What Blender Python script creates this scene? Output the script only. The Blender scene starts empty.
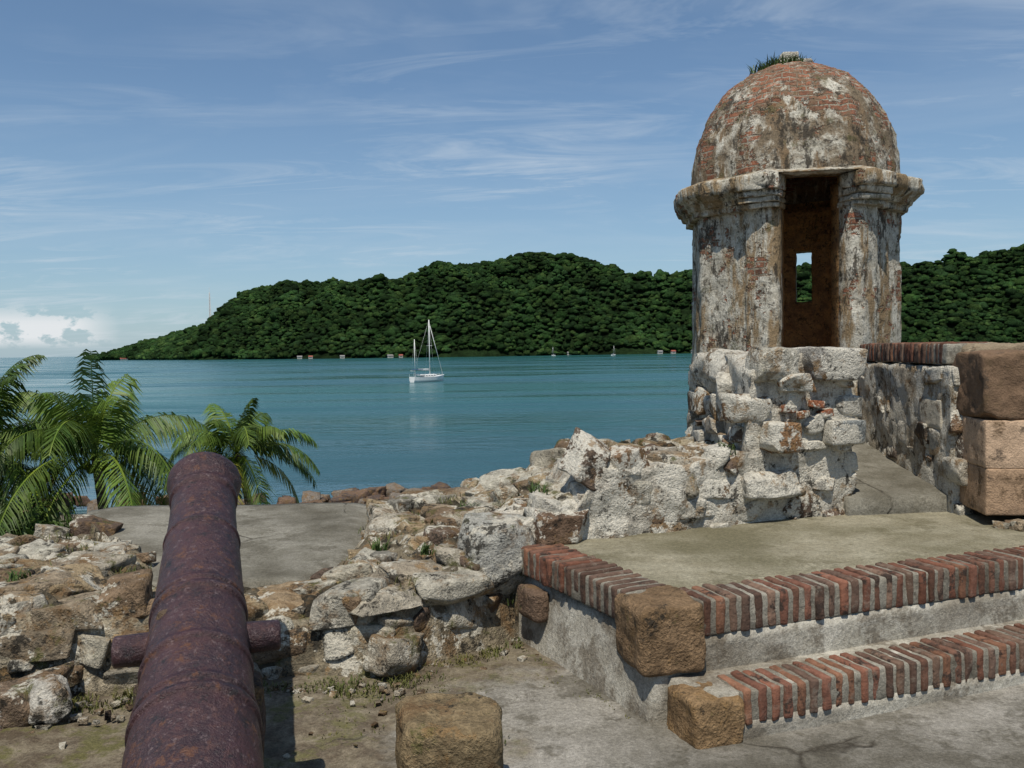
import bpy, bmesh, math, random
import numpy as np
from mathutils import Vector, Matrix, noise
from functools import lru_cache
rnd = random.Random(7)
scene = bpy.context.scene
COL = scene.collection

# ------------------------------------------------------------------ node helper
class G:
    def __init__(s, name):
        s.m = bpy.data.materials.new(name); s.m.use_nodes = True
        s.t = s.m.node_tree; s.t.nodes.clear()
        s.out = s.t.nodes.new('ShaderNodeOutputMaterial')
        s.b = s.t.nodes.new('ShaderNodeBsdfPrincipled')
        s.t.links.new(s.b.outputs[0], s.out.inputs[0])
        s.tc = s.t.nodes.new('ShaderNodeTexCoord')
        s.pos = s.tc.outputs['Object']
    def set(s, sock, v):
        if isinstance(v, bpy.types.NodeSocket): s.t.links.new(v, sock)
        else:
            if sock.type == 'RGBA' and len(v) == 3: v = (*v, 1)
            sock.default_value = v
    def n(s, t, **kw):
        nd = s.t.nodes.new(t)
        for k, v in kw.items(): setattr(nd, k, v)
        return nd
    def mapping(s, vec=None, scale=(1,1,1), loc=(0,0,0), rot=(0,0,0)):
        nd = s.n('ShaderNodeMapping'); s.set(nd.inputs[0], vec or s.pos)
        nd.inputs['Scale'].default_value = scale; nd.inputs['Location'].default_value = loc
        nd.inputs['Rotation'].default_value = rot
        return nd.outputs[0]
    def noise(s, scale, detail=6, rough=.6, dist=0, vec=None, off=0):
        nd = s.n('ShaderNodeTexNoise'); v = vec or s.pos
        if off: v = s.mapping(v, loc=(off, off*.7, off*1.3))
        s.set(nd.inputs['Vector'], v)
        nd.inputs['Scale'].default_value = scale; nd.inputs['Detail'].default_value = min(detail, 5)
        nd.inputs['Roughness'].default_value = rough; nd.inputs['Distortion'].default_value = dist
        return nd.outputs[0]
    def voro(s, scale, feature='F1', vec=None, out=0, rand=1):
        nd = s.n('ShaderNodeTexVoronoi', feature=feature); s.set(nd.inputs['Vector'], vec or s.pos)
        nd.inputs['Scale'].default_value = scale; nd.inputs['Randomness'].default_value = rand
        return nd.outputs[out]
    def ramp(s, fac, stops):
        nd = s.n('ShaderNodeValToRGB'); s.set(nd.inputs[0], fac); e = nd.color_ramp.elements
        while len(e) < len(stops): e.new(.5)
        for i, (p, c) in enumerate(stops):
            if not hasattr(c, '__len__'): c = (c, c, c)
            e[i].position = p; e[i].color = (*c, 1)
        return nd.outputs[0]
    def mask(s, fac, a, b): return s.ramp(fac, [(a, 0), (b, 1)])
    def mix(s, f, a, b, blend='MIX'):
        nd = s.n('ShaderNodeMix', data_type='RGBA', blend_type=blend)
        s.set(nd.inputs[0], f); s.set(nd.inputs[6], a); s.set(nd.inputs[7], b)
        return nd.outputs[2]
    def math(s, op, a, b=0.0, c=0.0, clamp=False):
        nd = s.n('ShaderNodeMath', operation=op, use_clamp=clamp)
        s.set(nd.inputs[0], a); s.set(nd.inputs[1], b); s.set(nd.inputs[2], c)
        return nd.outputs[0]
    def attr(s, name='Col', out=0):
        return s.n('ShaderNodeAttribute', attribute_name=name).outputs[out]
    def sep(s, v=None):
        nd = s.n('ShaderNodeSeparateXYZ'); s.set(nd.inputs[0], v or s.pos); return nd.outputs
    def comb(s, x, y, z=0.0):
        nd = s.n('ShaderNodeCombineXYZ')
        s.set(nd.inputs[0], x); s.set(nd.inputs[1], y); s.set(nd.inputs[2], z); return nd.outputs[0]
    def bump(s, h, strength=.5, dist=.02, normal=None):
        nd = s.n('ShaderNodeBump'); s.set(nd.inputs['Height'], h)
        nd.inputs['Strength'].default_value = strength; nd.inputs['Distance'].default_value = dist
        if normal: s.set(nd.inputs['Normal'], normal)
        return nd.outputs[0]
    def fin(s, col, rough=.9, nrm=None, spec=.2, metal=0):
        s.set(s.b.inputs['Base Color'], col); s.set(s.b.inputs['Roughness'], rough)
        s.b.inputs['Specular IOR Level'].default_value = spec
        s.b.inputs['Metallic'].default_value = metal
        if nrm: s.set(s.b.inputs['Normal'], nrm)
        return s.m

def stone_mat(name, lime=.55, mold=.58, moss=.62, limecol=(.50,.46,.38), bs=.9, brown=.50):
    g = G(name)
    base = g.attr()
    n2 = g.noise(13, 5, .72); n3 = g.noise(85, 4, .65)
    c = g.mix(1, base, g.ramp(n2, [(.3, .5), (.5, .92), (.7, 1.4)]), 'MULTIPLY')
    c = g.mix(g.mask(g.noise(4.5, 5, .7, off=31), brown, brown+.12), c, (.165,.105,.055))
    c = g.mix(g.mask(g.noise(4.0, 5, .78, off=11), lime, lime+.04), c, limecol)
    c = g.mix(g.math('MULTIPLY', g.mask(g.noise(5.5, 5, .76, off=71), .57, .63), .7), c, (.25,.155,.07))
    c = g.mix(g.math('MULTIPLY', g.mask(g.noise(7, 5, .72, off=23), moss, moss+.08), .85), c, (.085,.085,.026))
    c = g.mix(g.math('MULTIPLY', g.mask(g.noise(6.5, 5, .8, off=47), mold, mold+.06), .9), c, (.030,.027,.022))
    c = g.mix(1, c, g.ramp(n3, [(.3, .66), (.7, 1.22)]), 'MULTIPLY')
    pits = g.ramp(g.voro(42), [(0, 0), (.35, 1)])
    h = g.math('ADD', g.math('MULTIPLY', n2, 1.5), g.math('ADD', g.math('MULTIPLY', n3, .45), g.math('MULTIPLY', pits, .22)))
    return g.fin(c, .95, g.bump(h, bs, .03), .12)

M_rubble = stone_mat('rubble_stone', .545, .55, .575, (.50,.465,.385), brown=.52)
M_rubble2 = stone_mat('limewashed_rubble', .475, .57, .65, (.57,.535,.455), brown=.54)
M_cube = stone_mat('coral_stone', .68, .59, .60)
g = G('ashlar_stone')
n = g.noise(16, 5, .7); n3 = g.noise(90, 4, .6)
c = g.mix(1, g.attr(), g.ramp(n, [(.3,.78),(.7,1.2)]), 'MULTIPLY')
c = g.mix(g.mask(g.noise(5, 5, .75, off=9), .54, .64), c, (.15,.10,.06))
c = g.mix(g.math('MULTIPLY', g.mask(g.noise(7, 5, .8, off=47), .57, .64), .7), c, (.05,.042,.034))
c = g.mix(1, c, g.ramp(n3, [(.3,.8),(.7,1.15)]), 'MULTIPLY')
M_ashlar = g.fin(c, .95, g.bump(g.math('ADD', n, g.math('MULTIPLY', n3, .5)), .7, .018), .1)

def concrete(name, base=(.235,.215,.175), dark=(.10,.09,.07), dirt=False, cracks=True, greenish=False, light=(.33,.31,.265)):
    g = G(name)
    big = g.noise(.9, 5, .65, off=3); med = g.noise(5, 5, .72, off=9); fine = g.noise(60, 5, .7); sp = g.noise(190, 2, .6)
    c = g.mix(g.mask(med, .38, .62), base, light)
    c = g.mix(g.mask(big, .44, .64), c, dark if not greenish else (.15,.135,.085))
    c = g.mix(g.math('MULTIPLY', g.mask(g.noise(2.6, 5, .8, off=17), .53, .61), .7), c, dark)
    if dirt:
        x, y, z = g.sep()
        m = g.math('ADD', g.math('MULTIPLY', g.math('ADD', x, .20), -1.0), g.math('MULTIPLY', g.math('SUBTRACT', g.noise(1.6, 5, .65, off=2), .5), 2.6))
        m = g.math('ADD', m, g.math('MULTIPLY', g.math('SUBTRACT', y, 3.5), .55))
        m = g.mask(m, -.05, .40)
        dc = g.mix(g.mask(g.noise(7, 5, .78, off=6), .42, .6), (.095,.07,.045), (.21,.175,.12))
        dc = g.mix(g.mask(g.noise(3.4, 5, .78, off=66), .51, .60), dc, (.115,.105,.038))
        c = g.mix(g.math('MULTIPLY', m, .85), c, dc)
        c = g.mix(g.math('MULTIPLY', g.mask(g.noise(1.7, 5, .8, off=88), .55, .61), .6), c, (.085,.075,.055))
    h = g.math('ADD', g.math('MULTIPLY', med, .9), g.math('ADD', g.math('MULTIPLY', fine, .45), g.math('MULTIPLY', sp, .12)))
    if cracks:
        wn = g.n('ShaderNodeTexNoise'); g.set(wn.inputs['Vector'], g.pos); wn.inputs['Scale'].default_value = 2.5; wn.inputs['Detail'].default_value = 6
        wv = g.mix(.22, g.pos, wn.outputs[1])
        e = g.voro(.95, 'DISTANCE_TO_EDGE', wv)
        cr = g.mask(e, .0, .010)
        ck = g.math('ADD', cr, g.mask(g.noise(1.2, 3, .5, off=77), .42, .5), clamp=True)
        c = g.mix(ck, (.06,.052,.04), c)
        h = g.math('ADD', h, g.math('MULTIPLY', ck, .5))
    c = g.mix(1, c, g.ramp(fine, [(.3, .66), (.7, 1.25)]), 'MULTIPLY')
    c = g.mix(1, c, g.ramp(sp, [(.35, .8), (.65, 1.15)]), 'MULTIPLY')
    return g.fin(c, .95, g.bump(h, .8, .020), .12)

M_ground = concrete('worn_concrete_ground', (.205,.19,.16), (.10,.09,.07), dirt=True, light=(.30,.28,.245))
M_slab = concrete('embrasure_concrete', (.18,.168,.135), (.10,.09,.068), cracks=True, light=(.26,.245,.205))
M_plat = concrete('platform_concrete', (.24,.215,.15), (.135,.12,.075), cracks=False, greenish=True, light=(.31,.285,.21))
M_plaster = concrete('riser_plaster', (.33,.305,.25), (.13,.105,.075), cracks=False, light=(.50,.475,.41))
M_mortar = concrete('lime_mortar', (.22,.20,.16), (.10,.085,.065), cracks=False, light=(.31,.29,.24))

def brick_mat():
    g = G('weathered_brick'); base = g.attr()
    n = g.noise(18, 5, .75); f = g.noise(90, 4, .6)
    c = g.mix(1, base, g.ramp(n, [(.3, .6), (.5, 1), (.7, 1.3)]), 'MULTIPLY')
    c = g.mix(g.mask(g.noise(9, 5, .78, off=4), .53, .62), c, (.045,.032,.026))
    c = g.mix(g.math('MULTIPLY', g.mask(g.noise(14, 5, .78, off=14), .56, .66), .5), c, (.23,.195,.155))
    h = g.math('ADD', n, g.math('MULTIPLY', f, .5))
    return g.fin(c, .92, g.bump(h, .8, .010), .12)
M_brick = brick_mat()
TX, TY = 2.68, 8.5

def tower_mat(name, dome=False):
    g = G(name)
    x, y, z = g.sep()
    dx = g.math('SUBTRACT', x, TX); dy = g.math('SUBTRACT', y, TY)
    th = g.math('ARCTAN2', dy, g.math('MULTIPLY', dx, 1.0))
    r = g.math('SQRT', g.math('ADD', g.math('MULTIPLY', dx, dx), g.math('MULTIPLY', dy, dy)))
    if dome: v = g.math('ARCTAN2', g.math('SUBTRACT', z, 3.06), r)
    else: v = z
    uv = g.comb(th, v, 0.0)
    wob = g.n('ShaderNodeTexNoise'); wob.inputs['Scale'].default_value = 5; wob.inputs['Detail'].default_value = 4
    g.set(wob.inputs['Vector'], g.pos)
    uv = g.mix(.035, uv, wob.outputs[1])
    bt = g.n('ShaderNodeTexBrick'); g.set(bt.inputs['Vector'], uv)
    bt.inputs['Scale'].default_value = 1; bt.inputs['Brick Width'].default_value = .19
    bt.inputs['Row Height'].default_value = .055; bt.inputs['Mortar Size'].default_value = .009
    bt.inputs['Mortar Smooth'].default_value = .3
    bt.inputs['Color1'].default_value = (.32,.13,.075,1) if dome else (.30,.12,.07,1); bt.inputs['Color2'].default_value = (.17,.08,.052,1)
    bt.inputs['Mortar'].default_value = (.27,.235,.18,1)
    med = g.noise(8, 5, .72); fine = g.noise(55, 5, .7)
    streak = g.noise(5.0, 5, .72, vec=g.mapping(scale=(1,1,.22)), off=8)
    pl = g.mix(g.mask(med, .36, .62), (.32,.29,.23), (.58,.55,.47))
    pl = g.mix(g.mask(streak, .48, .56), pl, (.20,.14,.085) if dome else (.27,.195,.115))
    if dome:
        pl = g.mix(g.mask(g.noise(3.6, 5, .75, off=33), .45, .57), pl, (.18,.14,.095))
    mold = g.noise(4.0, 5, .8, vec=g.mapping(scale=(1,1,.45)), off=19)
    pl = g.mix(g.math('MULTIPLY', g.mask(mold, .54, .60), .9), pl, (.05,.043,.034))
    if dome:
        hi = g.math('ADD', g.mask(g.noise(2.8, 5, .7, off=40), .45, .60), g.math('MULTIPLY', g.math('SUBTRACT', v, .70), .9), clamp=True)
        hi = g.mask(g.math('ADD', g.math('MULTIPLY', hi, .6), g.math('MULTIPLY', g.noise(8, 5, .84, off=71), .75)), .48, .60)
    else:
        hi = g.mask(g.noise(3.2, 5, .78, off=44), .565, .59)
    bc = g.mix(g.mask(g.noise(7, 5, .75, off=60), .48, .61), bt.outputs[0], (.17,.115,.075))
    bc = g.mix(g.mask(g.noise(9, 5, .78, off=61), .56, .64), bc, (.40,.37,.30))
    c = g.mix(hi, pl, bc)
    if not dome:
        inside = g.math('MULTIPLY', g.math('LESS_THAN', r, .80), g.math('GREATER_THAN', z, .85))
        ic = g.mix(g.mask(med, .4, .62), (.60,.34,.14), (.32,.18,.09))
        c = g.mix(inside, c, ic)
    c = g.mix(g.math('MULTIPLY', g.mask(g.noise(13, 5, .85, off=91), .545, .60), .75), c, (.048,.04,.032))
    c = g.mix(g.math('MULTIPLY', g.mask(g.noise(6, 5, .8, off=111), .58, .64), .6), c, (.09,.085,.035))
    c = g.mix(1, c, g.ramp(fine, [(.3, .66), (.7, 1.25)]), 'MULTIPLY')
    h = g.math('ADD', g.math('MULTIPLY', med, 1.0), g.math('ADD', g.math('MULTIPLY', fine, .5), g.math('MULTIPLY', g.math('MULTIPLY', bt.outputs[1], hi), -.6)))
    h = g.math('SUBTRACT', h, g.math('MULTIPLY', hi, .5))
    return g.fin(c, .95, g.bump(h, .85, .024), .1)
M_tower = tower_mat('tower_plaster'); M_dome = tower_mat('tower_dome_brick', True)

# ------------------------------------------------------------------ mesh helpers
class Acc:
    def __init__(s): s.v = []; s.f = []; s.c = []
    def obj(s, name, mat, smooth=True, parent=None):
        me = bpy.data.meshes.new(name); me.from_pydata(s.v, [], s.f)
        if s.c:
            a = me.color_attributes.new('Col', 'FLOAT_COLOR', 'POINT')
            arr = np.ones((len(s.v), 4), dtype=np.float32); arr[:, :3] = np.array(s.c, dtype=np.float32)[:, :3]
            a.data.foreach_set('color', arr.ravel())
        if smooth: me.polygons.foreach_set('use_smooth', [True]*len(me.polygons))
        me.materials.append(mat); me.update()
        o = bpy.data.objects.new(name, me); COL.objects.link(o)
        if parent: o.parent = parent
        return o

@lru_cache(maxsize=None)
def lattice(nx, ny, nz):
    idx = {}; V = []; F = []
    def vid(i, j, k):
        key = (i, j, k)
        if key not in idx:
            idx[key] = len(V); V.append((2*i/nx-1, 2*j/ny-1, 2*k/nz-1))
        return idx[key]
    for i in range(nx):
        for j in range(ny):
            F.append((vid(i,j,0), vid(i,j+1,0), vid(i+1,j+1,0), vid(i+1,j,0)))
            F.append((vid(i,j,nz), vid(i+1,j,nz), vid(i+1,j+1,nz), vid(i,j+1,nz)))
    for i in range(nx):
        for k in range(nz):
            F.append((vid(i,0,k), vid(i+1,0,k), vid(i+1,0,k+1), vid(i,0,k+1)))
            F.append((vid(i,ny,k), vid(i,ny,k+1), vid(i+1,ny,k+1), vid(i+1,ny,k)))
    for j in range(ny):
        for k in range(nz):
            F.append((vid(0,j,k), vid(0,j,k+1), vid(0,j+1,k+1), vid(0,j+1,k)))
            F.append((vid(nx,j,k), vid(nx,j+1,k), vid(nx,j+1,k+1), vid(nx,j,k+1)))
    return V, F

def block(acc, c, half, M=None, res=.05, r=.02, amp=.01, freq=6, col=(.3,.25,.2), jit=0, nmax=60, n=None, cuts=0, fine=.45, cutk=(.58,.82)):
    c = Vector(c); hx, hy, hz = half
    M = M or Matrix.Identity(3)
    if n: nn = (n, n, n)
    else: nn = tuple(max(3, min(nmax, int(2*h/res))) for h in half)
    V, F = lattice(*nn); r = min(r, hx*.9, hy*.9, hz*.9)
    def rm(v, h, k):
        st = 2/k
        if k >= 3 and abs(abs(v)-(1-st)) < 1e-6 and st*h > r: return math.copysign(1-r/h, v)
        return v
    b = len(acc.v); sv = Vector((rnd.random()*50, rnd.random()*50, rnd.random()*50)) if jit else Vector((0,0,0))
    cj = [Vector((rnd.uniform(-jit,jit)*hx, rnd.uniform(-jit,jit)*hy, rnd.uniform(-jit,jit)*hz)) for _ in range(8)] if jit else None
    CT = []
    for _ in range(cuts):
        nv = Vector((rnd.gauss(0,1)/hx, rnd.gauss(0,1)/hy, rnd.gauss(0,1)/hz)).normalized()
        CT.append((nv, (abs(nv.x)*hx+abs(nv.y)*hy+abs(nv.z)*hz)*rnd.uniform(*cutk)))
    for v in V:
        p = Vector((rm(v[0],hx,nn[0])*hx, rm(v[1],hy,nn[1])*hy, rm(v[2],hz,nn[2])*hz))
        q = Vector((max(-hx+r, min(hx-r, p.x)), max(-hy+r, min(hy-r, p.y)), max(-hz+r, min(hz-r, p.z))))
        d = p-q
        if d.length > 1e-9: p = q + d.normalized()*r
        for nv, dd in CT:
            s_ = p.dot(nv)-dd
            if s_ > 0: p = p-nv*s_
        if cj:
            a0, b0, c0 = (v[0]+1)/2, (v[1]+1)/2, (v[2]+1)/2
            for k in range(8):
                w = (a0 if k & 1 else 1-a0)*(b0 if k & 2 else 1-b0)*(c0 if k & 4 else 1-c0)
                p = p + cj[k]*w*2
        P = M @ p + c
        if amp:
            P = P + noise.noise_vector(P*freq+sv)*amp + noise.noise_vector(P*freq*3.1+sv)*amp*fine
        acc.v.append(tuple(P)); acc.c.append(col)
    acc.f.extend(tuple(b+i for i in f) for f in F)

def rot(yaw, tilt=0, tilt2=0):
    return (Matrix.Rotation(yaw, 3, 'Z') @ Matrix.Rotation(tilt, 3, 'X') @ Matrix.Rotation(tilt2, 3, 'Y'))

PAL = [(.30,.235,.16), (.20,.14,.09), (.29,.27,.225), (.43,.40,.33), (.32,.245,.15), (.14,.10,.075), (.37,.33,.26), (.25,.20,.14), (.38,.345,.27)]
def pal(): 
    c = rnd.choice(PAL); k = rnd.uniform(.75, 1.2); return tuple(x*k for x in c)
def stone(acc, c, size, M=None, col=None, n=7, jit=.2, amp=.07, cuts=6):
    m = min(size)
    block(acc, c, [s/2 for s in size], M, n=n, r=m*.12, amp=m*amp, freq=1.3/m, col=col or pal(), jit=jit, cuts=cuts, fine=.6)

def stones_face(acc, O, U, L, hfun, zmax, wr=(.12,.34), hr=(.09,.2), keep=.85, proud=(0,.035), depth=.16, palf=pal, bat=0.0, cuts=5, cam=.06):
    O = Vector(O); U = Vector(U).normalized(); Z = Vector((0,0,1)); N = U.cross(Z)
    M0 = Matrix((U, -N, Z)).transposed()
    z = -.04
    while z < zmax:
        rh = rnd.uniform(*hr); s = rnd.uniform(-.1, 0)
        while s < L:
            w = rnd.uniform(*wr); mid = s+w/2
            if 0 <= mid <= L and z+rh*.65 < hfun(mid) and rnd.random() < keep:
                hh = rh*rnd.uniform(.85,1.12)
                c = O + U*mid + Z*(z+rh/2+rnd.uniform(-.02,.02)) + N*(rnd.uniform(*proud)-depth/2-bat*(z+rh/2))
                M = M0 @ rot(rnd.uniform(-.10,.10), rnd.uniform(-.08,.08), rnd.uniform(-.16,.16))
                stone(acc, c, (w*1.0, depth, hh), M, palf(), n=8, cuts=cuts, amp=cam)
            s += w
        z += rh

def smooth(a, b, x):
    t = max(0., min(1., (x-a)/(b-a))); return t*t*(3-2*t)
def interp(x, tab):
    if x <= tab[0][0]: return tab[0][1]
    for (a, va), (b, vb) in zip(tab, tab[1:]):
        if x <= b: return va+(vb-va)*(x-a)/(b-a)
    return tab[-1][1]
def empty(name, loc=(0,0,0)):
    e = bpy.data.objects.new(name, None); COL.objects.link(e); e.location = loc; return e

# ------------------------------------------------------------------ terrace ground
xs = np.concatenate([np.linspace(-30,-6,16), np.linspace(-5.9,5,240), np.linspace(5.4,12,12)])
ys = np.concatenate([np.linspace(-25,1,18), np.linspace(1.1,5.2,110)])
a = Acc()
for y in ys:
    for x in xs:
        p = Vector((x,y,0)); k = smooth(.6, -.6, x)
        z = noise.fractal(p*1.3, 1, 2, 4)*.012*(1+1.5*k) + noise.fractal(p*9, .8, 2, 3)*.006*(.4+1.6*k)
        a.v.append((x, y, z))
nx = len(xs)
for j in range(len(ys)-1):
    for i in range(nx-1):
        b = j*nx+i; a.f.append((b, b+1, b+nx+1, b+nx))
a.obj('terrace_ground', M_ground)
a = Acc(); block(a, (-9,-8.9,-2.75), (21,16.1,2.68), res=1.5, r=.1, amp=.04, freq=1, col=(.3,.25,.19))
a.obj('fort_rampart', M_rubble)

# ------------------------------------------------------------------ ruined parapet heightfield
YF = [(-8,3.75),(-5,3.8),(-3,3.9),(-2,4.08),(-1.2,4.2),(-.6,4.22),(0,4.78),(.04,4.93),(1.6,5.52)]
SL_L = lambda y: interp(y, [(4.8,-2.05),(5.3,-2.15),(6.5,-3.15),(7.4,-3.5)])
SL_R = lambda y: interp(y, [(4.8,-1.25),(5.3,-1.02),(5.9,-1.05),(7.4,-1.2)])
def top(x, y):
    h = interp(x, [(-8,.45),(-3.5,.42),(-1.1,.37),(-.5,.47),(0,.58),(.5,.80),(1.5,.86)])
    if x < .1:
        near = interp(x, [(-3,.42),(-1.2,.3),(0,.42),(.1,.55)])
        k = smooth(4.5, 5.6, y); h = near*(1-k)+h*k
    if x < SL_L(y)-.1: h -= .10*smooth(5.2, 6.4, y)
    return h
def Hf(x, y):
    yf = interp(x, YF); w = .28 if x < 0 else .10
    r = smooth(yf-.02, yf+w, y)
    t = top(x, y)
    ins = min(smooth(SL_L(y)-.12, SL_L(y)+.05, x), smooth(SL_R(y)+.12, SL_R(y)-.05, x), smooth(4.7, 4.95, y))
    t = t*(1-ins) + .30*ins
    rough = 1-ins
    p = Vector((x, y, 0))
    n = noise.fractal(p*2.2, .9, 2, 5)*.04*rough
    pw_ = p+noise.noise_vector(p*5)*.05
    d = noise.voronoi(pw_*5.0)[0]
    n += (min(.32, d[1]-d[0])-.16)*.15*rough
    n += noise.fractal(p*14, .8, 2, 3)*.014*rough
    e = smooth(7.38, 7.2, y)
    if x < -3.3: e = min(e, smooth(6.4, 6.1, y))
    return (t+n)*r*e - .15*(1-r) - .6*(1-e)
a = Acc()
xs = np.concatenate([np.linspace(-8,-4.2,50), np.linspace(-4.17,1.6,360)]); ys = np.linspace(3.68, 7.5, 240); nx = len(xs)
for y in ys:
    for x in xs:
        a.v.append((x, y, Hf(x, y))); p = Vector((x,y,0)); pw_ = p+noise.noise_vector(p*5)*.05
        q = noise.noise(Vector((x*1.5, y*1.5, 3))); cell = noise.cell(noise.voronoi(pw_*5.0)[1][0]*7.7)
        k = .7+.6*cell
        a.c.append(((.27+.06*q)*k, (.225+.05*q)*k, (.155+.03*q)*k))
for j in range(len(ys)-1):
    for i in range(nx-1):
        b = j*nx+i; a.f.append((b, b+1, b+nx+1, b+nx))
cnt = 0
while cnt < 560:
    x = rnd.uniform(-6, 1.5); y = rnd.uniform(3.9, 7.3)
    if SL_L(y)-.02 < x < SL_R(y)+.02 and y > 4.85: continue
    z = Hf(x, y)
    if z < .08: continue
    s = rnd.choice([.03,.04,.05,.06,.08,.10,.13,.16,.20,.24]) * rnd.uniform(.8, 1.2)
    c = pal()
    if rnd.random() < .22: c = (.47,.44,.36)
    stone(a, (x, y, z-s*.16), (s*rnd.uniform(1,1.5), s*rnd.uniform(.9,1.1), s*rnd.uniform(.65,.9)), rot(rnd.uniform(0,6), rnd.uniform(-.25,.25), rnd.uniform(-.25,.25)), c, n=4 if s < .08 else 8, jit=.15, cuts=5)
    cnt += 1
def face_poly(pts, hs, **kw):
    for (p, q), (h0, h1) in zip(zip(pts, pts[1:]), zip(hs, hs[1:])):
        p = Vector((*p, 0)); q = Vector((*q, 0)); L = (q-p).length
        stones_face(a, p, q-p, L, lambda s: h0+(h1-h0)*s/L, max(h0, h1), **kw)
face_poly([(-6,3.86),(-3,3.97),(-2,4.14),(-1.25,4.27)], [.47,.48,.44,.32], wr=(.14,.40), hr=(.12,.22), depth=.28, bat=.28, keep=.97, proud=(-.03,.02))
face_poly([(-1.25,4.31),(-.62,4.33),(-.02,4.85)], [.32,.36,.42], wr=(.13,.34), hr=(.09,.17), depth=.26, bat=.18, keep=.97, proud=(-.03,.015))
def facecore(p, q, h0, h1, bat):
    P0 = Vector((*p,0)); Q0 = Vector((*q,0)); U = (Q0-P0).normalized(); N = Vector((U.y,-U.x,0)); L = (Q0-P0).length
    b0 = len(a.v); nL = max(6, int(L/.035)); V, F = lattice(nL, 3, 12)
    for v in V:
        u, w, t = (v[0]+1)/2, (v[1]+1)/2, (v[2]+1)/2
        h = (h0+(h1-h0)*u-.02)*t
        P = P0+U*(L*u)-N*(.028+bat*h+.2*w); P.z = h-.03
        P += noise.noise_vector(P*6)*.025+noise.noise_vector(P*19)*.012
        a.v.append(tuple(P)); a.c.append((.32,.275,.20))
    a.f.extend(tuple(b0+i for i in f) for f in F)
facecore((-6,3.86),(-3,3.97),.45,.45,.28); facecore((-3,3.97),(-2,4.14),.45,.42,.28); facecore((-2,4.14),(-1.25,4.27),.42,.30,.28)
facecore((-1.25,4.31),(-.62,4.33),.30,.33,.18); facecore((-.62,4.33),(-.02,4.85),.33,.40,.18)
stone(a, (-.10,4.93,.44), (.34,.32,.36), rot(.4,.05,.1), (.36,.35,.31), n=12, cuts=8)
stone(a, (-.62,4.75,.32), (.45,.35,.26), rot(.3), (.33,.28,.21), n=11, cuts=8)
stone(a, (-1.25,4.62,.20), (.62,.42,.32), rot(.05), (.32,.235,.145), n=12, cuts=8)
stone(a, (-.35,4.66,.33), (.38,.3,.15), rot(.5), (.41,.38,.31), n=10, cuts=8)
stone(a, (-2.05,3.84,.10), (.18,.16,.17), rot(.5), (.48,.45,.39), n=9, cuts=8)
stone(a, (-2.25,3.90,.06), (.3,.3,.2), rot(.1), (.18,.13,.09), n=9, cuts=8)
for k in range(150):
    x = rnd.uniform(-3,.5); y = interp(x, YF)-abs(rnd.gauss(0,.28)); s = rnd.uniform(.01,.035)
    stone(a, (x,y,s*.2), (s*1.4,s,s*.7), rot(rnd.uniform(0,6)), pal(), n=3, cuts=2)
a.obj('ruined_rubble_parapet', M_rubble)

a = Acc(); N = 26
for j in range(N+1):
    y = 4.82+(7.3-4.82)*j/N
    for i in range(N+1):
        t = i/N; x = (SL_L(y)-.06)*(1-t)+(SL_R(y)+.06)*t
        a.v.append((x, y, .352+.012*noise.noise(Vector((x*2, y*2, 0)))-.03*smooth(.1,0,min(t,1-t))))
n0 = len(a.v)
for j in range(N):
    for i in range(N):
        b = j*(N+1)+i; a.f.append((b, b+1, b+N+2, b+N+1))
for i in range(N+1):
    v = a.v[i]; a.v.append((v[0], v[1]-.03, .05)); 
for i in range(N): a.f.append((n0+i, n0+i+1, i+1, i))
for i in range(N+1):
    v = a.v[N*(N+1)+i]; a.v.append((v[0], v[1]+.02, -.3))
n1 = n0+N+1
for i in range(N): a.f.append((N*(N+1)+i, N*(N+1)+i+1, n1+i+1, n1+i))
a.obj('embrasure_slab', M_slab)

# ------------------------------------------------------------------ limewashed walls in front of the tower
a = Acc()
pl = lambda: (rnd.choice([(.47,.44,.37),(.41,.38,.31),(.26,.17,.095),(.18,.115,.07),(.34,.30,.24),(.24,.175,.11),(.31,.29,.25),(.14,.10,.075),(.50,.47,.40)]))
A_ = Vector((.937,.35,0)); B_ = Vector((-.35,.937,0))
def lowtop(s): return interp(s, [(0,.62),(.35,.72),(.50,.93),(.8,.91),(1.5,.95)])
def core(acc, P00, P10, P01, P11, z0, ztop, n, amps=(.03,.018), col=(.49,.45,.375), flare=0):
    b0 = len(acc.v); V, F = lattice(*n)
    for v in V:
        u, w, t = (v[0]+1)/2, (v[1]+1)/2, (v[2]+1)/2
        p = (Vector(P00)*(1-u)+Vector(P10)*u)*(1-w)+(Vector(P01)*(1-u)+Vector(P11)*u)*w
        z = z0+(ztop(p.x, p.y)-z0)*t
        P = Vector((p.x-flare*(1-t)**2*(1-u), p.y, z)); P += noise.noise_vector(P*4.5)*amps[0]+noise.noise_vector(P*13)*amps[1]+noise.noise_vector(P*30)*amps[1]*.4
        acc.v.append(tuple(P)); acc.c.append(col)
    acc.f.extend(tuple(b0+i for i in f) for f in F)
o0 = Vector((.03,4.945))
AA = Vector((.937,.35)); BB = Vector((-.35,.937))
core(a, o0, o0+AA*1.6, o0+BB*.6, o0+AA*1.6+BB*.6, -.05, lambda x, y: lowtop((x-.03)*.937+(y-4.96)*.35)-.03, (60,22,34))
stones_face(a, (.02,4.945,0), A_, 1.6, lowtop, 1.0, wr=(.12,.30), hr=(.11,.19), proud=(-.015,.025), depth=.2, palf=pl, keep=.66, cuts=7)
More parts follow.
